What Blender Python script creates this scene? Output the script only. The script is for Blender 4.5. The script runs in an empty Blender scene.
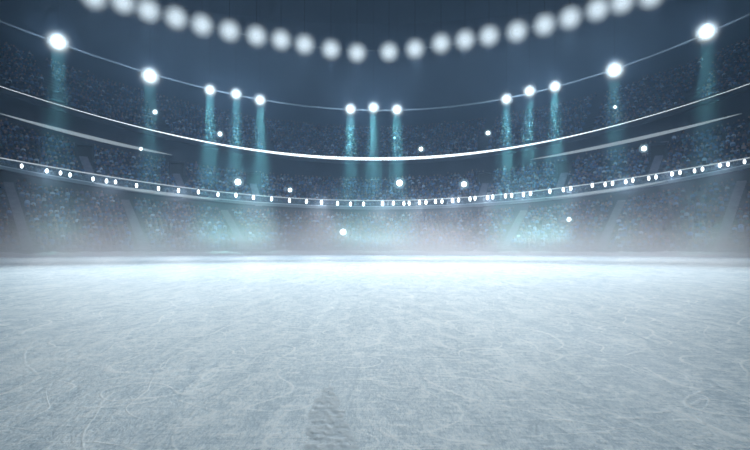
import bpy, bmesh, math, random
import numpy as np
from mathutils import Vector, Matrix, noise as mnoise
random.seed(7)
sc = bpy.context.scene
COL = sc.collection
R = math.radians

# ------------------------------------------------------------------ camera
F, HX, HY, CAMZ = 489.0, 375.0, 244.0, 1.25
cam_d = bpy.data.cameras.new('camera'); cam = bpy.data.objects.new('camera', cam_d); COL.objects.link(cam)
cam.location = (0, 0, CAMZ); cam.rotation_euler = (R(90), 0, 0)
cam_d.sensor_width = 36; cam_d.lens = 36 * F / 750; cam_d.shift_y = (HY - 225) / 750
cam_d.clip_start = 0.05; cam_d.clip_end = 400
sc.camera = cam

def cyl(phi, r, z): return Vector((r * math.sin(phi), r * math.cos(phi), z))
def phi_of(px): return math.atan((px - HX) / F)
def z_of(px, py, r): return CAMZ + (HY - py) / F * r * math.cos(phi_of(px))
class Curve:
    """height of a ring at radius r as a smooth function of azimuth"""
    def __init__(s, pts, r, deg=4):
        ph = np.array([phi_of(p[0]) for p in pts]); z = np.array([z_of(p[0], p[1], r) for p in pts])
        s.c = np.polyfit(ph, z, deg); s.d = np.polyder(s.c); s.a = ph.min(); s.b = ph.max()
    def __call__(s, p):
        q = min(max(p, s.a), s.b)
        return float(np.polyval(s.c, q) + np.polyval(s.d, q) * (p - q))
PH = R(50)                                   # the bowl is built this far to either side

# ------------------------------------------------------------------ materials
def mat(name, col=(.5, .5, .5), rough=.6, metal=0.0, spec=.5):
    m = bpy.data.materials.new(name); m.use_nodes = True
    b = m.node_tree.nodes['Principled BSDF']
    b.inputs['Base Color'].default_value = (*col, 1); b.inputs['Roughness'].default_value = rough
    b.inputs['Metallic'].default_value = metal; b.inputs['Specular IOR Level'].default_value = spec
    return m
def nd(nt, t, **kw):
    n = nt.nodes.new(t)
    for k, v in kw.items():
        if k in n.inputs: n.inputs[k].default_value = v
        else: setattr(n, k, v)
    return n
def math_n(nt, op, a, b=None, c=None, clamp=False):
    n = nt.nodes.new('ShaderNodeMath'); n.operation = op; n.use_clamp = clamp
    for i, v in enumerate((a, b, c)):
        if v is None: continue
        if hasattr(v, 'is_linked'): nt.links.new(v, n.inputs[i])
        else: n.inputs[i].default_value = v
    return n.outputs[0]
def noisy(m, c0, c1, scale, detail=4, bump=0.0, coord='Object'):
    nt = m.node_tree; b = nt.nodes['Principled BSDF']
    tc = nd(nt, 'ShaderNodeTexCoord'); n = nd(nt, 'ShaderNodeTexNoise', Scale=scale, Detail=detail)
    nt.links.new(tc.outputs[coord], n.inputs['Vector'])
    r = nd(nt, 'ShaderNodeValToRGB'); r.color_ramp.elements[0].color = (*c0, 1); r.color_ramp.elements[1].color = (*c1, 1)
    r.color_ramp.elements[0].position = .32; r.color_ramp.elements[1].position = .68
    nt.links.new(n.outputs['Fac'], r.inputs['Fac']); nt.links.new(r.outputs['Color'], b.inputs['Base Color'])
    if bump:
        bp = nd(nt, 'ShaderNodeBump', Strength=bump, Distance=.1)
        nt.links.new(n.outputs['Fac'], bp.inputs['Height']); nt.links.new(bp.outputs['Normal'], b.inputs['Normal'])
    return m
def glow(name, col, strength, sample=True):
    m = bpy.data.materials.new(name); m.use_nodes = True; nt = m.node_tree; nt.nodes.clear()
    e = nd(nt, 'ShaderNodeEmission'); e.inputs[0].default_value = (*col, 1); e.inputs[1].default_value = strength
    o = nd(nt, 'ShaderNodeOutputMaterial'); nt.links.new(e.outputs[0], o.inputs[0])
    if not sample: m.cycles.emission_sampling = 'NONE'
    return m
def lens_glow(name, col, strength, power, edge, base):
    """dome lens of a floodlight: hottest in its middle, with a soft halo painted as radial emission that fades out at the rim"""
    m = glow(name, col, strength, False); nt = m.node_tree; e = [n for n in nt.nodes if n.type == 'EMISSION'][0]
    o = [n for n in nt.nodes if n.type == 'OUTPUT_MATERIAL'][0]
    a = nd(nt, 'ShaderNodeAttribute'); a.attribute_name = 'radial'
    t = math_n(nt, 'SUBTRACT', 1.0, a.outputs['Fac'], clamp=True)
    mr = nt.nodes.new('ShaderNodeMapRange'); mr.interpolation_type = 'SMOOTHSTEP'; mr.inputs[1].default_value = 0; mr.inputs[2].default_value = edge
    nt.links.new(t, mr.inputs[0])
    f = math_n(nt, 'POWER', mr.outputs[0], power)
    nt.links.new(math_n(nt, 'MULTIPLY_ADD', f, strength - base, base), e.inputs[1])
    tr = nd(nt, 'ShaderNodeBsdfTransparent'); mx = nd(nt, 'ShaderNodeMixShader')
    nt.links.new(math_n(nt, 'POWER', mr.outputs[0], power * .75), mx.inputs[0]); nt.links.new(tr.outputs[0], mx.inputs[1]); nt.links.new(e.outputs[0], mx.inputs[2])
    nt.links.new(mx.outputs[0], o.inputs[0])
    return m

M = {}
M['black'] = mat('black_paint_and_shade', (.012, .014, .018), .55)
M['paint'] = mat('blue_grey_paint', (.05, .065, .09), .7)
M['steel'] = mat('grey_steel', (.32, .36, .40), .38, .7)
M['rail'] = mat('pale_rail', (.55, .62, .68), .45, .2)
M['truss'] = mat('grey_rail', (.15, .165, .18), .5)
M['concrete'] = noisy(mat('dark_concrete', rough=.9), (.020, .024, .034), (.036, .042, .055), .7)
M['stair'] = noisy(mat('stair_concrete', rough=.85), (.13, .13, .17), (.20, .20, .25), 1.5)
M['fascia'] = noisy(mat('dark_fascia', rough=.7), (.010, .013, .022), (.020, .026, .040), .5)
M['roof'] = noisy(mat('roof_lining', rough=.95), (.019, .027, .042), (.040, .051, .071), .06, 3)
M['snow'] = noisy(mat('snow', rough=.9, spec=.2), (.66, .64, .67), (.84, .82, .84), 1.2, 6, .4)

M['scrape'] = noisy(mat('scraped_ice_snow', rough=.8, spec=.2), (.74, .81, .86), (.94, .965, .98), 14, 7, .2)

def crowd_mat():
    m = mat('crowd_clothes', rough=.9, spec=.2); nt = m.node_tree
    a = nd(nt, 'ShaderNodeAttribute'); a.attribute_name = 'Col'
    nt.links.new(a.outputs['Color'], nt.nodes['Principled BSDF'].inputs['Base Color'])
    return m
M['crowd'] = crowd_mat()

def ice_mat():
    m = mat('scratched_ice', rough=.55, spec=.35); nt = m.node_tree; b = nt.nodes['Principled BSDF']
    L = nt.links.new
    tc = nd(nt, 'ShaderNodeTexCoord'); pm = nd(nt, 'ShaderNodeMapping'); pm.inputs['Scale'].default_value = (1, .32, 1); L(tc.outputs['Object'], pm.inputs['Vector']); P = pm.outputs[0]
    def noise(scale, detail=4, rot=0, stretch=(1, 1, 1), rough=.55, dist=0.0, off=(0, 0, 0)):
        mp = nd(nt, 'ShaderNodeMapping'); mp.inputs['Rotation'].default_value = (0, 0, R(rot)); mp.inputs['Scale'].default_value = stretch
        mp.inputs['Location'].default_value = off
        L(P, mp.inputs['Vector'])
        n = nd(nt, 'ShaderNodeTexNoise', Scale=scale, Detail=detail, Roughness=rough, Distortion=dist); L(mp.outputs[0], n.inputs['Vector'])
        return n.outputs['Fac']
    def line(fac, width, level=.5):       # thin iso-line of a smooth noise: a long curved skate mark
        d = math_n(nt, 'ABSOLUTE', math_n(nt, 'SUBTRACT', fac, level))
        return math_n(nt, 'SUBTRACT', 1.0, math_n(nt, 'DIVIDE', d, width), clamp=True)
    def add(*a):
        o = a[0]
        for x in a[1:]: o = math_n(nt, 'ADD', o, x)
        return o
    def mul(a, k): return math_n(nt, 'MULTIPLY', a, k)
    patches = noise(.55, 8, 20, (1, 1, 1), .62, .4)
    broad = noise(.11, 3)
    grain = noise(34, 5, 0, (1, 1, 1), .7)
    speck = noise(95, 3, 0, (1, 1, 1), .7, 0, (1, 6, 0))
    cloud = noise(3.2, 7, 0, (1, 1, 1), .68, 1.2, (5, 3, 0))
    hatch = None
    for k, (rot, st) in enumerate([(12, 16), (-28, 14), (55, 18), (-63, 15), (83, 20), (33, 22)]):
        h = noise(2.6, 3, rot, (1, st, 1), .6, .12, (k * 7.1, k * 3.3, 0))
        h = math_n(nt, 'SUBTRACT', math_n(nt, 'MULTIPLY', h, 4.6), 2.75, clamp=True)
        hatch = h if hatch is None else add(hatch, h)
    dark = None
    for k, (rot, st) in enumerate([(-10, 15), (40, 17), (-50, 14), (72, 18)]):
        h = noise(3.1, 3, rot, (1, st, 1), .6, .12, (k * 5.3 + 31, k * 8.3, 2))
        h = math_n(nt, 'SUBTRACT', math_n(nt, 'MULTIPLY', h, 4.6), 2.8, clamp=True)
        dark = h if dark is None else add(dark, h)
    marks = None
    for k, (s, w, rot, st, lv) in enumerate([(.42, .0030, 10, (1, 3.2, 1), .5), (.62, .0035, 70, (1, 4, 1), .47), (.5, .003, -40, (1, 3.5, 1), .53),
                                         (.9, .004, 35, (1, 4.5, 1), .5), (1.3, .006, -15, (1, 4, 1), .45), (.8, .004, 120, (1, 4, 1), .55)]):
        l = line(noise(s, .3, rot, st, .4, 0, (k * 11.3, -k * 5.7, 0)), w * 1.7, lv)
        l = math_n(nt, 'MULTIPLY', l, math_n(nt, 'SUBTRACT', mul(noise(1.1, 3, k * 37, off=(k * 3, 9, 0)), 5), 2.1, clamp=True))
        marks = l if marks is None else add(marks, l)
    # colour: grey-blue ice, whiter where it is scuffed and frosted
    fine = noise(11, 6, 15, (1, 2.2, 1), .72, .6, (2, 8, 0))
    v = add(mul(math_n(nt, 'SUBTRACT', patches, .5), 1.0), mul(math_n(nt, 'SUBTRACT', broad, .5), .4), mul(math_n(nt, 'SUBTRACT', cloud, .5), 2.3),
            mul(math_n(nt, 'SUBTRACT', grain, .5), 2.0), mul(math_n(nt, 'SUBTRACT', speck, .5), 1.6), mul(math_n(nt, 'SUBTRACT', fine, .5), 1.4), mul(hatch, .7), mul(dark, -.6), mul(marks, .9))
    v = math_n(nt, 'ADD', v, .40, clamp=True)
    r = nd(nt, 'ShaderNodeValToRGB'); e = r.color_ramp.elements
    e[0].position = 0; e[0].color = (.395, .50, .58, 1); e[1].position = 1; e[1].color = (.90, .925, .935, 1)
    k = r.color_ramp.elements.new(.5); k.color = (.665, .74, .785, 1)
    L(v, r.inputs['Fac']); L(r.outputs['Color'], b.inputs['Base Color'])
    hgt = add(mul(cloud, .5), mul(grain, .4), mul(speck, .15), mul(fine, .6), mul(hatch, .10), mul(marks, .12), mul(patches, .4))
    bp = nd(nt, 'ShaderNodeBump', Strength=.8, Distance=.02); L(hgt, bp.inputs['Height']); L(bp.outputs['Normal'], b.inputs['Normal'])
    rr = math_n(nt, 'MULTIPLY_ADD', patches, .3, .42); L(rr, b.inputs['Roughness'])
    return m
M['ice'] = ice_mat()

# ------------------------------------------------------------------ object helpers
def link(name, me, m, parent=None, smooth=False):
    o = bpy.data.objects.new(name, me); COL.objects.link(o)
    if m is not None: me.materials.append(m)
    if parent is not None: o.parent = parent
    if smooth:
        for p in me.polygons: p.use_smooth = True
    return o
def build(name, verts, faces, m, parent=None, smooth=False):
    me = bpy.data.meshes.new(name); me.from_pydata([tuple(v) for v in verts], [], faces); me.update()
    return link(name, me, m, parent, smooth)
def frombm(name, bm, m, parent=None, smooth=False):
    bmesh.ops.recalc_face_normals(bm, faces=bm.faces)
    me = bpy.data.meshes.new(name); bm.to_mesh(me); bm.free()
    return link(name, me, m, parent, smooth)
def tag(o, label=None, cat=None, group=None, kind=None):
    if label: o['label'] = label
    if cat: o['category'] = cat
    if group: o['group'] = group
    if kind: o['kind'] = kind
    return o
def empty(name, mw):
    o = bpy.data.objects.new(name, None); COL.objects.link(o); o.empty_display_size = .2
    o.matrix_world = mw
    return o
def sweep(profile, p0=-PH, p1=PH, n=160, closed=False):
    """profile(phi) -> list of (r, z); swept along azimuth. closed: profile is a closed loop, ends capped"""
    V, Fc = [], []
    for i in range(n + 1):
        ph = p0 + (p1 - p0) * i / n
        pr = profile(ph)
        V += [cyl(ph, r, z) for r, z in pr]
    k = len(pr)
    for i in range(n):
        for j in range(k if closed else k - 1):
            a, b2 = i * k + j, i * k + (j + 1) % k
            Fc.append((a, b2, b2 + k, a + k))
    if closed: Fc += [tuple(range(k)), tuple(n * k + j for j in reversed(range(k)))]
    return V, Fc
def tube_ring(zf, r, rad, p0=-PH, p1=PH, n=160, seg=8, taper=False):
    def prof(ph):
        t = (ph - p0) / (p1 - p0)
        q = rad * ((max(0.0, math.sin(math.pi * t)) ** .7) * .97 + .03 if taper else 1)
        zz = zf(ph)
        return [(r + q * math.cos(2 * math.pi * k / seg), zz + q * math.sin(2 * math.pi * k / seg)) for k in range(seg)]
    return sweep(prof, p0, p1, n, True)
def lathe(bm, prof, seg=20, axis='Y'):
    """prof: list of (radius, along); spun about the axis, closed at radius 0"""
    rings = []
    for (r, a) in prof:
        if r < 1e-6: rings.append([bm.verts.new((0, a, 0))])
        else: rings.append([bm.verts.new((r * math.cos(2 * math.pi * k / seg), a, r * math.sin(2 * math.pi * k / seg))) for k in range(seg)])
    for A, B in zip(rings, rings[1:]):
        for k in range(seg):
            a0, a1 = A[k % len(A)], A[(k + 1) % len(A)]; b0, b1 = B[k % len(B)], B[(k + 1) % len(B)]
            q = [x for i, x in enumerate((a0, a1, b1, b0)) if x not in (a0, a1, b1, b0)[:i]]
            if len(q) > 2: bm.faces.new(q)
    if axis == 'Z': bmesh.ops.rotate(bm, verts=[v for rg in rings for v in rg], matrix=Matrix.Rotation(R(90), 3, 'X'))
def box(bm, c, s, rot=None):
    mw = Matrix.Translation(c) @ (rot.to_4x4() if rot else Matrix.Identity(4)) @ Matrix.Diagonal((*s, 1))
    bmesh.ops.create_cube(bm, size=1, matrix=mw)

# ------------------------------------------------------------------ ring data read off the photograph
P_WHITE = [(0, 87), (25, 94.5), (60, 104), (75, 109.5), (125, 124), (200, 140.5), (250, 149.5), (312, 157), (375, 158.8), (437, 156.5), (500, 149), (552, 140.5), (625, 123), (700, 101.7), (745, 84.5)]
P_LEDT = [(0, 158), (60, 167.5), (125, 180), (187, 187.5), (250, 194), (312, 199.3), (375, 200.8), (437, 199), (500, 194), (562, 187.5), (625, 178.5), (687, 169.5), (750, 157)]
P_LEDB = [(0, 167), (60, 176), (125, 188.5), (187, 196), (250, 202), (312, 206), (375, 207), (437, 206), (500, 201.5), (562, 196.5), (625, 188), (687, 178), (750, 164)]
P_MID = [(0, 113), (45, 125), (90, 139), (165, 153), (250, 166), (312, 171.5), (375, 173), (437, 171), (500, 164), (540, 157.5), (625, 141), (680, 129), (735, 115)]
P_UP = [(x, y - 31 - 14 * ((x - 375) / 375) ** 2) for x, y in P_WHITE]
P_R2 = [(0, 22), (27, 31), (58, 42), (125, 67), (180, 80), (236, 95), (260, 100), (310, 107.5), (373, 110), (420, 109), (470, 103.5), (506, 98), (555, 87), (615, 70), (650, 57), (706, 33), (750, 14)]
L1X = [94, 123, 148.5, 176, 202, 229.5, 256.5, 281, 304.5, 331, 357, 389, 415, 441, 465, 489, 517, 544.5, 570, 597.5, 622, 651]
L1Y = [-3, 2, 10.5, 18, 25, 31, 36, 40, 44.5, 49.5, 53, 52, 49, 43.5, 40, 36, 31.5, 25, 18, 9.5, 2, -4]
L2 = [(58, 42, 10), (150, 76, 9), (210, 90, 6), (236, 94, 6), (260, 100, 6), (350.5, 109, 6), (373.5, 107.5, 6), (397, 109.5, 6), (506.5, 99, 6), (529.5, 91, 6.3), (555, 86.5, 6.3), (614.5, 70, 9), (706.5, 32, 10)]
LED = [(21.7, 166), (46.8, 171), (60.5, 173), (70, 175), (93, 179), (106.5, 181), (115.5, 182), (136.5, 185.5), (158.5, 188.5), (178.5, 190.5), (198.5, 192), (218, 194.5), (236, 195.3),
       (253.5, 197.5), (271.5, 199), (289.5, 200.5), (306.5, 201.5), (321.5, 202.5), (337.5, 203.5), (350.5, 204), (363.5, 204), (382.5, 203.5), (393.5, 203.3), (403.8, 203.5), (409.2, 203.3), (419.5, 202.5), (426, 202.3),
       (435.5, 201.5), (442, 201.3), (452.5, 200.5), (458.5, 200), (470, 199), (475, 198.3), (487.5, 197.5), (492.7, 197), (505.5, 196), (511.7, 195.5), (523.5, 194.5), (530.5, 193.5), (549.8, 191.3), (563.3, 189.8),
       (570.7, 188.5), (592.3, 185.5), (605.2, 184.4), (612.5, 183.4), (625.8, 181.8), (632.8, 180.3), (648.7, 178.3), (656, 177), (672, 174), (680, 172.5), (694.5, 170.8), (702.5, 169.2), (719.8, 165.5), (728, 164.3), (744.5, 161.8)]
R_ICE, R_LED, R_MIDT, R_WH, R_UPT, R_2, R_1 = 61.0, 70.0, 80.0, 78.0, 92.0, 66.0, 40.0
Z_WH, Z_LT, Z_LB = Curve(P_WHITE, R_WH), Curve(P_LEDT, R_LED), Curve(P_LEDB, R_LED)
Z_MID, Z_UP, Z_2 = Curve(P_MID, R_MIDT), Curve(P_UP, R_UPT), Curve(P_R2, R_2)
Z_1 = Curve(list(zip(L1X, L1Y)), R_1)

# ------------------------------------------------------------------ the setting
# ice
bm = bmesh.new()
vs = [bm.verts.new(v) for v in ((-75, -12, 0), (75, -12, 0), (75, 64, 0), (-75, 64, 0))]
bm.faces.new(vs)
tag(frombm('floor', bm, M['ice']), 'scratched pale blue white ice rink', 'floor', kind='structure')

# tiers: stepped terraces, solid underneath
def tier(r0, z0, r1, z1, n, thick):
    def prof(ph):
        a, b = z0(ph), z1(ph); out = []
        for i in range(n):
            z = a + (b - a) * (i + 1) / n - (b - a) / n
            out += [(r0 + (r1 - r0) * i / n, z), (r0 + (r1 - r0) * (i + 1) / n, z)]
        out += [(r1, b), (r1, b - thick), (r0, a - thick)]
        return out
    return sweep(prof, n=120, closed=True)
R_L0, R_L1 = 62.2, 74.5
z_l0 = lambda p: .55
z_l1 = lambda p: Z_LB(p) - 1.0
R_M0 = 70.5
z_m0 = lambda p: Z_LT(p) - 1.25
z_m1 = lambda p: Z_MID(p) - 1.1
R_U0 = 78.3
z_u0 = lambda p: Z_WH(p) - .35
z_u1 = lambda p: Z_UP(p)
NL, NM, NU = 13, 12, 16
TIERS = [(R_L0, z_l0, R_L1, z_l1, NL), (R_M0, z_m0, R_MIDT, z_m1, NM), (R_U0, z_u0, R_UPT, z_u1, NU)]
tl = ['lower stepped concrete stand rising from the ice edge', 'middle stepped stand above the row of small balcony lamps', 'upper stepped stand above the bright white curved line']
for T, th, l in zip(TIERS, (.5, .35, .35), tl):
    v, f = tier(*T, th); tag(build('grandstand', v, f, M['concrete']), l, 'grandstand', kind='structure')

def wall(name, label, rf, za, zb, m, thick=.4, cat='wall'):
    v, f = sweep(lambda p: [(rf, za(p)), (rf, zb(p)), (rf + thick, zb(p)), (rf + thick, za(p))], n=120, closed=True)
    return tag(build(name, v, f, m), label, cat, kind='structure')
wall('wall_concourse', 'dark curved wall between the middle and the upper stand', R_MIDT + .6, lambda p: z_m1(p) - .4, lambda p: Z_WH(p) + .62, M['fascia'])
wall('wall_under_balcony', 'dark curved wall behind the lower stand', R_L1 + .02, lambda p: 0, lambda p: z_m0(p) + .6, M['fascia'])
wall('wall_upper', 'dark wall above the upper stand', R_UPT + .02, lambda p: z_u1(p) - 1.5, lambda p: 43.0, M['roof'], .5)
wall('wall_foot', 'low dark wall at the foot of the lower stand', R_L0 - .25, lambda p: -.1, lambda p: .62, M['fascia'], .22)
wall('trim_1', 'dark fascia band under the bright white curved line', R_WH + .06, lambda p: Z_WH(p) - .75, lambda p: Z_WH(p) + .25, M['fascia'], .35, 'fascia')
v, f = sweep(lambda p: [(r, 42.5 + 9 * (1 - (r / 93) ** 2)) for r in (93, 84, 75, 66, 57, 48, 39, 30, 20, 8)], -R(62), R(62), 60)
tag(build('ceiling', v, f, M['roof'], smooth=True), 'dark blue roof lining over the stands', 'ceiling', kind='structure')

# snow bank and foot of the stand
V, Fc = [], []
n, k = 520, 12
for i in range(n + 1):
    ph = -PH + 2 * PH * i / n
    for j in range(k + 1):
        t = j / k
        r = R_ICE - 2.6 + 4.0 * t
        h = .02 + .55 * (t ** 1.2) * (.72 + .55 * mnoise.noise((i * .11, j * .3, 2.2)) + .35 * mnoise.noise((i * .42, j * .9, 5.1)))
        if j == k: h = -.02
        if j == 0: h = -.03
        V.append(cyl(ph, r, h))
for i in range(n):
    for j in range(k):
        a = i * (k + 1) + j; Fc.append((a, a + 1, a + k + 2, a + k + 1))
tag(build('snow_bank', V, Fc, M['snow'], smooth=True), 'low ragged bank of pinkish white snow along the far edge of the ice', 'snow', kind='stuff')

# scraped snow patch in the foreground
V, Fc = [], []
nx, ny = 44, 120
for j in range(ny + 1):
    t = j / ny
    y = 2.75 + 1.75 * t
    cx = -.20 - .19 * t - .05 * math.sin(t * 3.1)
    w = (.20 * (1 - t) ** .6 + .015) * (1 + .2 * mnoise.noise((t * 7, 3, 0)))
    for i in range(nx + 1):
        s = i / nx * 2 - 1
        env = (max(0, 1 - abs(s) ** 6) if s < 0 else max(0, 1 - s * s)) * min(1, (1 - t) * 2.2)
        p = (cx + s * w, y)
        h = .48 * env * (.010 + .010 * mnoise.noise((p[0] * 17, p[1] * 9 + p[0] * 9, 0)) + .007 * mnoise.noise((p[0] * 60, p[1] * 45, 4))) - .0008 * (1 - env) - .0012
        V.append((p[0], p[1], h))
for j in range(ny):
    for i in range(nx):
        a = j * (nx + 1) + i; Fc.append((a, a + 1, a + nx + 2, a + nx + 1))
tag(build('scraped_snow', V, Fc, M['scrape'], smooth=True), 'ribbed patch of scraped snow on the ice in the foreground', 'snow', kind='stuff')

# stairs and entrances in the stands
def slant(px_bottom, px_top): return phi_of(px_bottom), phi_of(px_top)
low_aisles = [(29, 8), (145, 125), (245, 224), (504, 524), (600, 622), (718, 742)]
mid_aisles = [(95, 77), (186, 171), (259, 250), (479, 489), (556, 569), (648, 665)]
up_aisles = [(60, 38), (165, 148), (270, 258), (375, 375), (480, 492), (585, 602), (690, 712)]
AISLES = [low_aisles, mid_aisles, up_aisles]
HALF = .5
lab_low = ['leftmost', 'second from left', 'third from left', 'third from right', 'second from right', 'rightmost']
def aisle_phi(T, a, t):
    p0, p1 = slant(*a); return p0 + (p1 - p0) * t
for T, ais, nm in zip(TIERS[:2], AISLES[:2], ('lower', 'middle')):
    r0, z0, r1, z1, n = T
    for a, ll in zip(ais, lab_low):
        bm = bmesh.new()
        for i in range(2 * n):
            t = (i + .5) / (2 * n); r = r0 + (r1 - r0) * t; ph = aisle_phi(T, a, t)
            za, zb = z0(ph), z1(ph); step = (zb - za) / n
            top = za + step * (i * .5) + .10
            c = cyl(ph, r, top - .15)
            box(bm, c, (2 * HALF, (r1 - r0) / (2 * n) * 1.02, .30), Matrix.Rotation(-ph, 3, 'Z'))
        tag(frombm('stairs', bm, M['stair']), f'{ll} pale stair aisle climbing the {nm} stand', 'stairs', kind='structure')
# dark entrances at the top of the middle stairs
T = TIERS[1]; r0, z0, r1, z1, n = T
for q, (a, ll) in enumerate(zip(mid_aisles, lab_low)):
    t = .58; ph = aisle_phi(T, a, t); r = r0 + (r1 - r0) * t
    zb = z0(ph) + (z1(ph) - z0(ph)) * t
    root = empty(f'door_{q + 1}', Matrix.Translation(cyl(ph, r, zb)) @ Matrix.Rotation(-ph, 4, 'Z'))
    tag(root, f'{ll} dark entrance in the middle stand', 'doorway', kind='structure')
    bm = bmesh.new()
    box(bm, (-1.0, .9, .75), (.25, 2.6, 2.1)); box(bm, (1.0, .9, .75), (.25, 2.6, 2.1)); box(bm, (0, .9, 1.9), (2.25, 2.6, .22))
    frombm('frame', bm, M['concrete'], root)
    bm = bmesh.new(); box(bm, (0, .5, .76), (1.7, .1, 2.05)); frombm('opening_shade', bm, M['black'], root)  # black panel painted in for the shade inside the entrance

# ------------------------------------------------------------------ crowd: seated people, heads and shoulders, in rows
PAL = [(.02, .03, .06), (.04, .07, .15), (.09, .16, .30), (.015, .018, .03), (.14, .22, .36), (.05, .13, .17), (.16, .12, .17), (.20, .15, .15), (.33, .38, .46), (.08, .06, .12), (.22, .30, .42), (.03, .03, .04), (.02, .02, .03), (.05, .09, .18)]
SKIN = [(.30, .19, .14), (.22, .13, .10), (.10, .06, .05), (.05, .035, .03)]
def person_template():
    bm = bmesh.new()
    rings = []
    for (w, d, z) in ((.20, .13, 0), (.24, .15, .30), (.25, .13, .50), (.10, .09, .60)):
        rings.append([bm.verts.new((w * math.cos(k * math.pi / 3), d * math.sin(k * math.pi / 3), z)) for k in range(6)])
    for A, B in zip(rings, rings[1:]):
        for k in range(6): bm.faces.new((A[k], A[(k + 1) % 6], B[(k + 1) % 6], B[k]))
    bm.faces.new(rings[-1])
    legs = []
    for (y, z) in ((-.02, .02), (-.45, .12)):
        legs.append([bm.verts.new(p) for p in ((-.2, y, z), (.2, y, z), (.2, y, z + .18), (-.2, y, z + .18))])
    for k in range(4): bm.faces.new((legs[0][k], legs[0][(k + 1) % 4], legs[1][(k + 1) % 4], legs[1][k]))
    bm.faces.new(legs[1])
    body_n = len(bm.faces)
    bmesh.ops.create_icosphere(bm, subdivisions=1, radius=.13, matrix=Matrix.Translation((0, -.02, .75)) @ Matrix.Diagonal((.9, 1, 1.15, 1)))
    bm.verts.index_update()
    V = np.array([v.co[:] for v in bm.verts]); Fc = [[v.index for v in f.verts] for f in bm.faces]
    hair = [(sum(V[i][2] for i in f) / len(f) > .78 or sum(V[i][1] for i in f) / len(f) > .03) for f in Fc]
    bm.free()
    return V, Fc, body_n, hair
TV, TF, TB, HAIR = person_template()
def crowd(T, ais, label, phmax, fill):
    r0, z0, r1, z1, n = T
    V, Fc, C = [], [], []
    base = 0
    for i in range(n):
        t = (i + .62) / n; r = r0 + (r1 - r0) * t
        skip = [aisle_phi(T, a, t) for a in ais]
        dph = .56 / r; ph = -phmax + random.random() * dph
        while ph < phmax:
            p = ph + random.uniform(-.12, .12) * dph; ph += dph
            if any(abs(p - s) * r < HALF + .35 for s in skip): continue
            if random.random() > fill: continue
            z = z0(p) + (z1(p) - z0(p)) * i / n
            a = -p + random.uniform(-.4, .4); s = random.uniform(.88, 1.1); up = 1.35 if random.random() < .1 else 1
            ca, sa = math.cos(a) * s, math.sin(a) * s
            x0, y0 = r * math.sin(p), r * math.cos(p)
            W = np.empty_like(TV)
            W[:, 0] = TV[:, 0] * ca - TV[:, 1] * sa + x0; W[:, 1] = TV[:, 0] * sa + TV[:, 1] * ca + y0; W[:, 2] = TV[:, 2] * s * up + z
            V.append(W)
            cl = random.choice(PAL); k = random.uniform(.6, 1.5); cl = tuple(c * k for c in cl)
            lg = random.choice(PAL[:4]); sk = random.choice(SKIN[:3]); hr = random.choice(SKIN[2:])
            for q, fc in enumerate(TF):
                Fc.append([x + base for x in fc])
                C.append(cl if q < TB - 5 else lg if q < TB else (hr if HAIR[q] else sk))
            base += len(TV)
    me = bpy.data.meshes.new('crowd'); me.from_pydata(np.concatenate(V).tolist(), [], Fc); me.update()
    at = me.attributes.new('Col', 'FLOAT_COLOR', 'FACE')
    at.data.foreach_set('color', np.array([(*c, 1) for c in C], dtype=np.float32).ravel())
    o = link('crowd', me, M['crowd'])
    return tag(o, label, 'crowd', kind='stuff')
crowd(TIERS[0], low_aisles, 'dim crowd of seated spectators in the lower stand behind the mist', R(42), .93)
crowd(TIERS[1], mid_aisles, 'bluish crowd of seated spectators in the middle stand above the small lamps', R(42), .93)
crowd(TIERS[2], up_aisles, 'dark blue crowd of seated spectators in the upper stand above the white line', R(42), .93)

# ------------------------------------------------------------------ light strips and tubes
CW = (.86, .95, 1.0)
M['strip'] = glow('strip_light', CW, 2.2)
M['strip_thin'] = glow('thin_strip_light', CW, .75, False)
M['tube'] = glow('tube_light', (.72, .86, .95), .42)
M['led'] = glow('lamp_face', (.9, .97, 1.0), 6.0, False)
root = empty('light_strip', Matrix.Translation(cyl(0, R_WH, Z_WH(0))))
tag(root, 'bright thin white light strip curving along the front of the upper stand', 'light strip')
def strip_prof(p):
    h = .010 + .21 * max(0.0, math.cos(p * 2.15)) ** 3.4
    return [(R_WH - .06, Z_WH(p) - h), (R_WH - .06, Z_WH(p) + h), (R_WH, Z_WH(p) + h), (R_WH, Z_WH(p) - h)]
def attach(o, root): o.parent = root; o.matrix_parent_inverse = root.matrix_world.inverted(); return o
v, f = sweep(strip_prof, n=200, closed=True); attach(build('diffuser', v, f, M['strip']), root)
v, f = sweep(lambda p: [(R_WH, Z_WH(p) - .28), (R_WH, Z_WH(p) + .28), (R_WH + .06, Z_WH(p) + .28), (R_WH + .06, Z_WH(p) - .28)], n=160, closed=True); attach(build('channel', v, f, M['black']), root)

# balcony with rail, glass and ledge
bal = empty('balcony_front', Matrix.Translation(cyl(0, R_LED, Z_LB(0)))); tag(bal, 'glass balcony front carrying a row of small lamps', 'balcony', kind='structure')
gm = bpy.data.materials.new('balcony_glass'); gm.use_nodes = True; nt = gm.node_tree; nt.nodes.clear()
tr = nd(nt, 'ShaderNodeBsdfTransparent'); tr.inputs[0].default_value = (.72, .8, .82, 1); gl = nd(nt, 'ShaderNodeBsdfDiffuse'); gl.inputs[0].default_value = (.35, .45, .5, 1)
mx = nd(nt, 'ShaderNodeMixShader'); mx.inputs[0].default_value = .18
nt.links.new(tr.outputs[0], mx.inputs[1]); nt.links.new(gl.outputs[0], mx.inputs[2]); nt.links.new(mx.outputs[0], nd(nt, 'ShaderNodeOutputMaterial').inputs[0])
v, f = sweep(lambda p: [(R_LED + .1, Z_LB(p) + .05), (R_LED + .1, Z_LT(p) - .04), (R_LED + .13, Z_LT(p) - .04), (R_LED + .13, Z_LB(p) + .05)], n=160, closed=True); attach(build('glass_panel', v, f, gm), bal)
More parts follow.
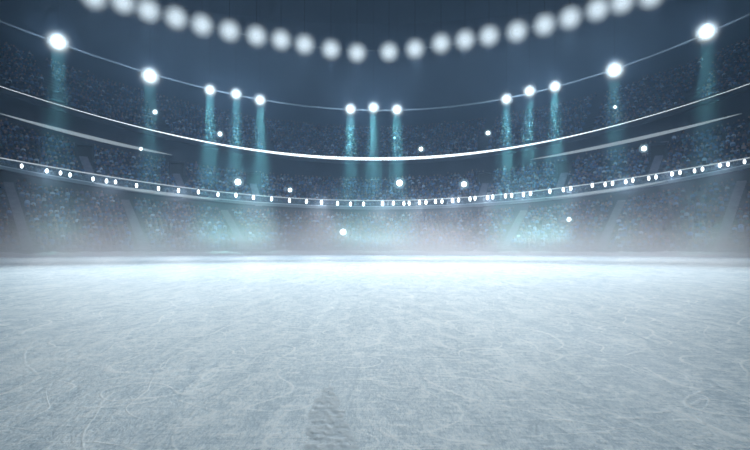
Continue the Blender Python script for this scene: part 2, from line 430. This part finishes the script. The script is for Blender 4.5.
v, f = sweep(lambda p: [(R_LED, Z_LB(p) - .30), (R_LED, Z_LB(p) + .06), (R_LED + .7, Z_LB(p) + .06), (R_LED + .7, Z_LB(p) - .30)], n=160, closed=True); attach(build('ledge', v, f, mat('ledge_paint', (.20, .24, .27), .6)), bal)
v, f = tube_ring(lambda p: Z_LB(p) + .06, R_LED - .02, .05, seg=6); attach(build('lower_rail', v, f, M['rail']), bal)
rl = empty('light_strip', Matrix.Translation(cyl(0, R_LED, Z_LT(0))))
tag(rl, 'hair thin white light strip along the top rail of the lamp balcony', 'light strip')
v, f = tube_ring(Z_LT, R_LED + .08, .055, seg=6); attach(build('diffuser', v, f, M['strip_thin']), rl)
v, f = tube_ring(lambda p: Z_LT(p) - .03, R_LED + .15, .05, seg=6); attach(build('rail', v, f, M['rail']), rl)

def light_tube(label, zf, r, rad, pa, pb):
    p0, p1 = phi_of(pa), phi_of(pb)
    root = empty('light_tube', Matrix.Translation(cyl((p0 + p1) / 2, r, zf((p0 + p1) / 2))))
    tag(root, label, 'light tube')
    v, f = tube_ring(zf, r, rad, p0, p1, 60, 8, True); attach(build('diffuser', v, f, M['tube'], smooth=True), root)
    v, f = sweep(lambda p: [(r + rad * .5, zf(p) - .07), (r + rad * .5, zf(p) + .07), (r + rad + .25, zf(p) + .07), (r + rad + .25, zf(p) - .07)], p0, p1, 60, True); attach(build('fixture', v, f, M['black']), root)
light_tube('long curved light tube glowing on the dark wall at left, under the white line', lambda p: Z_MID(p) + .03, R_MIDT + .3, .26, -2, 172)
light_tube('long curved light tube glowing on the dark wall at right, under the white line', lambda p: Z_MID(p) + .03, R_MIDT + .3, .26, 530, 742)
light_tube('curved light tube glowing under the small balcony lamps at left', lambda p: Z_LB(p) - .05, R_LED - .22, .20, 92, 222)
light_tube('curved light tube glowing under the small balcony lamps at right', lambda p: Z_LB(p) - .05, R_LED - .22, .20, 545, 668)

# ------------------------------------------------------------------ lamps
ONES = ['', 'first', 'second', 'third', 'fourth', 'fifth', 'sixth', 'seventh', 'eighth', 'ninth', 'tenth', 'eleventh', 'twelfth', 'thirteenth', 'fourteenth', 'fifteenth', 'sixteenth', 'seventeenth', 'eighteenth', 'nineteenth']
TENS = {20: ('twentieth', 'twenty'), 30: ('thirtieth', 'thirty'), 40: ('fortieth', 'forty'), 50: ('fiftieth', 'fifty')}
def ordinal(n):
    if n < 20: return ONES[n]
    t = n // 10 * 10
    return TENS[t][0] if n == t else TENS[t][1] + '-' + ONES[n - t]
def which(i, n):
    if i == 0: return 'leftmost'
    if i == n - 1: return 'rightmost'
    return ordinal(i + 1) + ' from left' if i < (n + 1) // 2 else ordinal(n - i) + ' from right'
def copy_tree(o, parent=None):
    c = o.copy(); COL.objects.link(c)
    if parent is not None: c.parent = parent
    for ch in list(o.children): copy_tree(ch, c)
    return c
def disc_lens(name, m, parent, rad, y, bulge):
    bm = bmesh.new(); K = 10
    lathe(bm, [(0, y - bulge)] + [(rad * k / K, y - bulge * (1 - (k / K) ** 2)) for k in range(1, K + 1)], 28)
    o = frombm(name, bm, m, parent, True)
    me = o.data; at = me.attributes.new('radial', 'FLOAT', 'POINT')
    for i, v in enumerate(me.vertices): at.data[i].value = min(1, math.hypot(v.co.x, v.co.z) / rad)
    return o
def floodlight(name, lens_m, bulge=.18):
    """unit floodlight, front towards -Y, lens radius 1"""
    root = bpy.data.objects.new(name, None); COL.objects.link(root)
    bm = bmesh.new(); lathe(bm, [(.40, .0), (.42, -.02), (.43, .05), (.42, .16), (.38, .42), (.32, .60), (.26, .64), (.26, .86), (0, .86)], 28)
    frombm('housing', bm, M['paint'], root, True)
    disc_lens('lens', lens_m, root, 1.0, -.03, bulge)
    bm = bmesh.new()
    for s in (-1, 1): box(bm, (s * .46, .25, .0), (.06, .22, .3)); box(bm, (s * .46, .55, .0), (.06, .62, .12))
    box(bm, (0, .84, 0), (.98, .08, .12))
    frombm('yoke', bm, M['steel'], root)
    return root
def rail_ring(label, zf, r, rad):
    root = empty('lighting_rail', Matrix.Translation(cyl(0, r, zf(0)))); tag(root, label, 'lighting rail')
    v, f = tube_ring(zf, r, rad, n=200); attach(build('tube', v, f, M['truss'], smooth=True), root)
    return root
rail_ring('thin pale curved rail carrying the top row of large round floodlights', lambda p: CAMZ + (Z_1(p) - CAMZ) * (1 + 1.05 / R_1), R_1 + 1.05, .022)
rail_ring('pale curved rail carrying the spaced lamps above the upper stand', lambda p: CAMZ + (Z_2(p) - CAMZ) * (1 + .75 / R_2), R_2 + .75, .13)

def spot(name, parent, loc, target, power, col, angle, blend, size=.3):
    d = bpy.data.lights.new(name, 'SPOT'); d.energy = power; d.color = col; d.spot_size = R(angle); d.spot_blend = blend; d.shadow_soft_size = size
    o = bpy.data.objects.new(name, d); COL.objects.link(o)
    dr = Vector(target) - Vector(loc)
    o.matrix_world = Matrix.Translation(loc) @ dr.to_track_quat('-Z', 'Y').to_matrix().to_4x4()
    return attach(o, parent) if parent else o

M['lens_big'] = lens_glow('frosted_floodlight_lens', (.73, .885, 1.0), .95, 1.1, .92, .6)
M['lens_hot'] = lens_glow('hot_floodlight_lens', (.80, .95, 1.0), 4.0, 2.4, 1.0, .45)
def hang(o, back):
    p = o.matrix_world @ Vector((0, back, 0)); top = 42.5 + 9 * (1 - (math.hypot(p.x, p.y) / 93) ** 2) + .02
    bm = bmesh.new(); box(bm, Vector((p.x, p.y, (p.z + top) / 2)), (.016, .016, top - p.z)); attach(frombm('hanger', bm, M['black']), o)
def point(name, parent, loc, power, col, size=.25):
    d = bpy.data.lights.new(name, 'POINT'); d.energy = power; d.color = col; d.shadow_soft_size = size
    o = bpy.data.objects.new(name, d); COL.objects.link(o); o.matrix_world = Matrix.Translation(loc)
    return attach(o, parent)
def disk(name, parent, loc, target, power, col, size, spread):
    d = bpy.data.lights.new(name, 'AREA'); d.shape = 'DISK'; d.size = size; d.energy = power; d.color = col; d.spread = R(spread)
    o = bpy.data.objects.new(name, d); COL.objects.link(o)
    o.matrix_world = Matrix.Translation(loc) @ (Vector(target) - Vector(loc)).to_track_quat('-Z', 'Y').to_matrix().to_4x4()
    return attach(o, parent)
P_SPOT, P_POINT, P_SPILL, P_BEAM, P_WASH, P_EDGE = 4250, 160, 420, 900, 350, 3500
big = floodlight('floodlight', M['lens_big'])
GT = 'top row of floodlights'
for i, (x, y) in enumerate(zip(L1X, L1Y)):
    o = big if i == 0 else copy_tree(big)
    ph = phi_of(x); p = cyl(ph, R_1, z_of(x, y, R_1))
    k = (12.6 + 3.8 * abs(x - 373) / 280) / F * R_1 * math.cos(ph)
    tilt = R(22)
    o.matrix_world = Matrix.Translation(p) @ Matrix.Rotation(-ph, 4, 'Z') @ Matrix.Rotation(tilt, 4, 'X') @ Matrix.Diagonal((k, k, k, 1))
    tag(o, f'large round soft white floodlight, {which(i, 22)} in the long top row', 'floodlight', GT)
bpy.context.view_layer.update()
floods = [o for o in COL.objects if o.name.startswith('floodlight') and o.get('group') == GT]
for i, o in enumerate(floods):
    p = o.matrix_world.translation; ph = math.atan2(p.x, p.y)
    q = p + cyl(ph, -.35, -1.35 * o.scale.x)
    hang(o, .6)
    far = i % 2 == 1
    spot('bulb', o, q, (p.x * 1.25, 47, 0) if far else (p.x * .32, 7.5 + .10 * p.y, 0), P_SPOT * (.54 if far else 1.06), (.81, .945, 1.0), 116 if far else 110, 1.0, .8)
    point('fill_glow', o, q, P_POINT, (.62, .82, 1.0), 0)  # added fill point below the lamp, lighting roof and haze

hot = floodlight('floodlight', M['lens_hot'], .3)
G2 = 'spaced lamps above the upper stand'
TEAL = (.36, .95, .86)
for i, (x, y, rp) in enumerate(L2):
    o = hot if i == 0 else copy_tree(hot)
    ph = phi_of(x); p = cyl(ph, R_2, z_of(x, y, R_2))
    k = rp * 1.85 / F * R_2 * math.cos(ph)  # lens widened to carry its painted halo
    o.matrix_world = Matrix.Translation(p) @ Matrix.Rotation(-ph, 4, 'Z') @ Matrix.Rotation(R(18), 4, 'X') @ Matrix.Diagonal((k, k, k, 1))
    tag(o, f'{"large " if rp > 8 else "small "}bright lamp with a teal beam, {which(i, 13)} in the second row', 'floodlight', G2)
bpy.context.view_layer.update()
for o in [o for o in COL.objects if o.get('group') == G2]:
    p = o.matrix_world.translation; ph = math.atan2(p.x, p.y); k = o.scale.x
    q = p + cyl(ph, -.55 * k, -.75 * k)
    hang(o, .6)
    disk('beam', o, q, cyl(ph, R_2 - 2.2, 0), P_BEAM * (1 if k < 1.7 else .42), TEAL, .66 * k, 22)
    spot('wash_fill', o, q, cyl(ph * .97, R_2 - 9, 0), P_WASH, (.96, .97, 1.0), 95, 1.0, .4)  # added white fill for the ice edge and mist
    point('spill_fill', o, p + cyl(ph, -1.0 * k, -.1), P_SPILL * k, (.55, .78, 1.0), 0)  # added fill in front of the lens for halo, crowd and roof

# small balcony lamps
def balcony_lamp():
    root = bpy.data.objects.new('balcony_lamp', None); COL.objects.link(root)
    bm = bmesh.new(); bmesh.ops.create_uvsphere(bm, u_segments=14, v_segments=10, radius=1, matrix=Matrix.Diagonal((.17, .10, .31, 1)))
    frombm('lens', bm, M['led'], root, True)
    bm = bmesh.new(); lathe(bm, [(.21, -.01), (.21, .06), (.12, .14), (0, .14)], 14); bmesh.ops.scale(bm, verts=bm.verts, vec=(1, 1, 1.65))
    frombm('housing', bm, M['black'], root, True)
    return root
bl = balcony_lamp()
for i, (x, y) in enumerate(LED):
    o = bl if i == 0 else copy_tree(bl)
    ph = phi_of(x); s = math.cos(ph) * .96
    o.matrix_world = Matrix.Translation(cyl(ph, R_LED - .02, z_of(x, y, R_LED))) @ Matrix.Rotation(-ph, 4, 'Z') @ Matrix.Diagonal((s, 1, s, 1))
    if i % 4 == 1:
        q = cyl(ph, R_LED - .45, z_of(x, y, R_LED)); spot('throw', o, q, cyl(ph, R_ICE - 16, .2), P_EDGE, (.95, .97, .98), 66, 1.0, .15)
    tag(o, f'small oval white lamp on the balcony front, {which(i, len(LED))} of the long dotted row', 'lamp', 'oval lamps along the balcony')

# small glowing dots in the crowd; their lamp shape and post are made up
M['bulb'] = glow('crowd_light_core', (.88, .97, 1.0), 9.0)
fg = bpy.data.materials.new('halo_shell'); fg.use_nodes = True; nt = fg.node_tree; nt.nodes.clear()  # halo painted as a see-through glowing shell around each bulb
tr = nd(nt, 'ShaderNodeBsdfTransparent'); em = nd(nt, 'ShaderNodeEmission'); em.inputs[0].default_value = (.55, .85, .95, 1); em.inputs[1].default_value = .55
mx = nd(nt, 'ShaderNodeMixShader'); mx.inputs[0].default_value = .28; fg.cycles.emission_sampling = 'NONE'
nt.links.new(tr.outputs[0], mx.inputs[1]); nt.links.new(em.outputs[0], mx.inputs[2]); nt.links.new(mx.outputs[0], nd(nt, 'ShaderNodeOutputMaterial').inputs[0])
GL = [(155, 112, 2, 3.2), (220, 134, 2, 3.2), (421, 149, 2, 3.2), (488, 133, 2, 3.2), (615, 107, 2, 2), (141, 149, 1, 2.4), (238, 182, 1, 5), (290, 190, 1, 3), (399.5, 183, 1, 5), (464, 184.3, 1, 4.4), (644, 148.5, 1, 4), (343, 232, 0, 5), (569, 219.5, 0, 3)]
GLAB = ['left in the upper stand, below a large lamp', 'upper stand, below the left group of small beams', 'just above the middle of the white line', 'upper stand, right of the middle beams', 'tiny, right in the upper stand under a large lamp',
        'on the end of the left wall tube', 'largest in the left half of the middle stand', 'smaller, just above the balcony lamps left of the middle', 'large, in the middle stand near the centre', 'in the middle stand, right of the centre', 'middle stand at far right below the wall tube',
        'large, in the lower stand left of the centre', 'small, in the lower stand at right']
def crowd_light(h):
    root = bpy.data.objects.new('crowd_light', None); COL.objects.link(root)
    for nm, rad, m in (('bulb', .42, M['bulb']), ('globe', 1.0, fg)):
        bm = bmesh.new(); bmesh.ops.create_uvsphere(bm, u_segments=18, v_segments=12, radius=rad); frombm(nm, bm, m, root, True)
    return root
for (x, y, ti, rp), ll in zip(GL, GLAB):
    r0, z0, r1, z1, n = TIERS[ti]; ph = phi_of(x)
    # find the row whose step lies under the lamp's line of sight
    best = None
    for i in range(n):
        r = r0 + (r1 - r0) * (i + .35) / n; z = z0(ph) + (z1(ph) - z0(ph)) * i / n; d = z_of(x, y, r) - z
        if d > .9 and (best is None or d < best[0]): best = (d, r, z)
    if best is None: best = (1.0, r1 - .4, z1(ph) - .6)
    d, r, z = best
    rad = rp * 1.15 / F * r * math.cos(ph)
    root = empty('crowd_light', Matrix.Translation(cyl(ph, r, z)))
    tag(root, f'round white dot of light given a made-up lamp shape, {ll}', 'lamp', 'glowing dots among the crowd')
    zc = z_of(x, y, r) - z
    for nm, q, m in (('bulb', rad * .5, M['bulb']), ('globe', rad, fg)):
        bm = bmesh.new(); bmesh.ops.create_uvsphere(bm, u_segments=18, v_segments=12, radius=q, matrix=Matrix.Translation((0, 0, zc))); frombm(nm, bm, m, root, True)
    bm = bmesh.new(); box(bm, (0, 0, (zc - rad) / 2), (.06, .06, max(.05, zc - rad))); box(bm, (0, 0, zc - rad), (.22, .22, .08)); frombm('post', bm, M['black'], root)

# ------------------------------------------------------------------ air: thin haze in the bowl, mist along the edge of the ice
w = bpy.data.worlds.new('air'); sc.world = w; w.use_nodes = True; nt = w.node_tree
bg = nt.nodes['Background']; bg.inputs[0].default_value = (.02, .03, .05, 1); bg.inputs[1].default_value = 1
g = nd(nt, 'ShaderNodeNewGeometry'); sp = nd(nt, 'ShaderNodeSeparateXYZ'); nt.links.new(g.outputs['Position'], sp.inputs[0])
X, Y, Z = sp.outputs
rr = math_n(nt, 'SQRT', math_n(nt, 'ADD', math_n(nt, 'MULTIPLY', X, X), math_n(nt, 'MULTIPLY', Y, Y)))
def ramp(v, a, b):
    n = nt.nodes.new('ShaderNodeMapRange'); n.interpolation_type = 'SMOOTHSTEP'; n.inputs[1].default_value = a; n.inputs[2].default_value = b
    nt.links.new(v, n.inputs[0]); return n.outputs[0]
no = nd(nt, 'ShaderNodeTexNoise', Scale=.11, Detail=2.0); nt.links.new(g.outputs['Position'], no.inputs['Vector'])
haze = math_n(nt, 'MULTIPLY', ramp(rr, 34, 60), math_n(nt, 'MULTIPLY_ADD', no.outputs['Fac'], .006, .0028))
mist = math_n(nt, 'MULTIPLY', ramp(rr, 47, 60), math_n(nt, 'MULTIPLY', math_n(nt, 'POWER', 2.718, math_n(nt, 'MULTIPLY', math_n(nt, 'MAXIMUM', Z, 0), -.80)), .70))
mist = math_n(nt, 'MULTIPLY', mist, no.outputs['Fac'])
haze = math_n(nt, 'ADD', haze, .0006)
shaders = []
for dn, c, g_ in ((haze, (.49, .68, .93, 1), .25), (mist, (.95, .95, .98, 1), .6)):
    a = nd(nt, 'ShaderNodeVolumeScatter', Anisotropy=g_); b = nd(nt, 'ShaderNodeVolumeAbsorption')
    for x in (a, b): x.inputs['Color'].default_value = c; nt.links.new(dn, x.inputs['Density'])
    shaders += [a.outputs[0], b.outputs[0]]
while len(shaders) > 1:
    ad = nd(nt, 'ShaderNodeAddShader'); nt.links.new(shaders[0], ad.inputs[0]); nt.links.new(shaders[1], ad.inputs[1]); shaders = shaders[2:] + [ad.outputs[0]]
nt.links.new(shaders[0], nt.nodes['World Output'].inputs['Volume'])
w.cycles.volume_step_size = 6.0
try: w.cycles.volume_sampling = 'MULTIPLE_IMPORTANCE'
except Exception: pass

# ------------------------------------------------------------------ render look
sc.view_settings.view_transform = 'Standard'; sc.view_settings.look = 'None'; sc.view_settings.gamma = 1
sc.view_settings.use_curve_mapping = False; sc.view_settings.exposure = 0
cy = sc.cycles
cy.volume_bounces = 1; cy.max_bounces = 3; cy.diffuse_bounces = 1; cy.glossy_bounces = 1; cy.transparent_max_bounces = 8
cy.use_adaptive_sampling = True; cy.adaptive_threshold = .05; cy.adaptive_min_samples = 12
cy.use_denoising = True; cy.filter_width = 1.65
cy.volume_max_steps = 64
cy.sample_clamp_indirect = 4
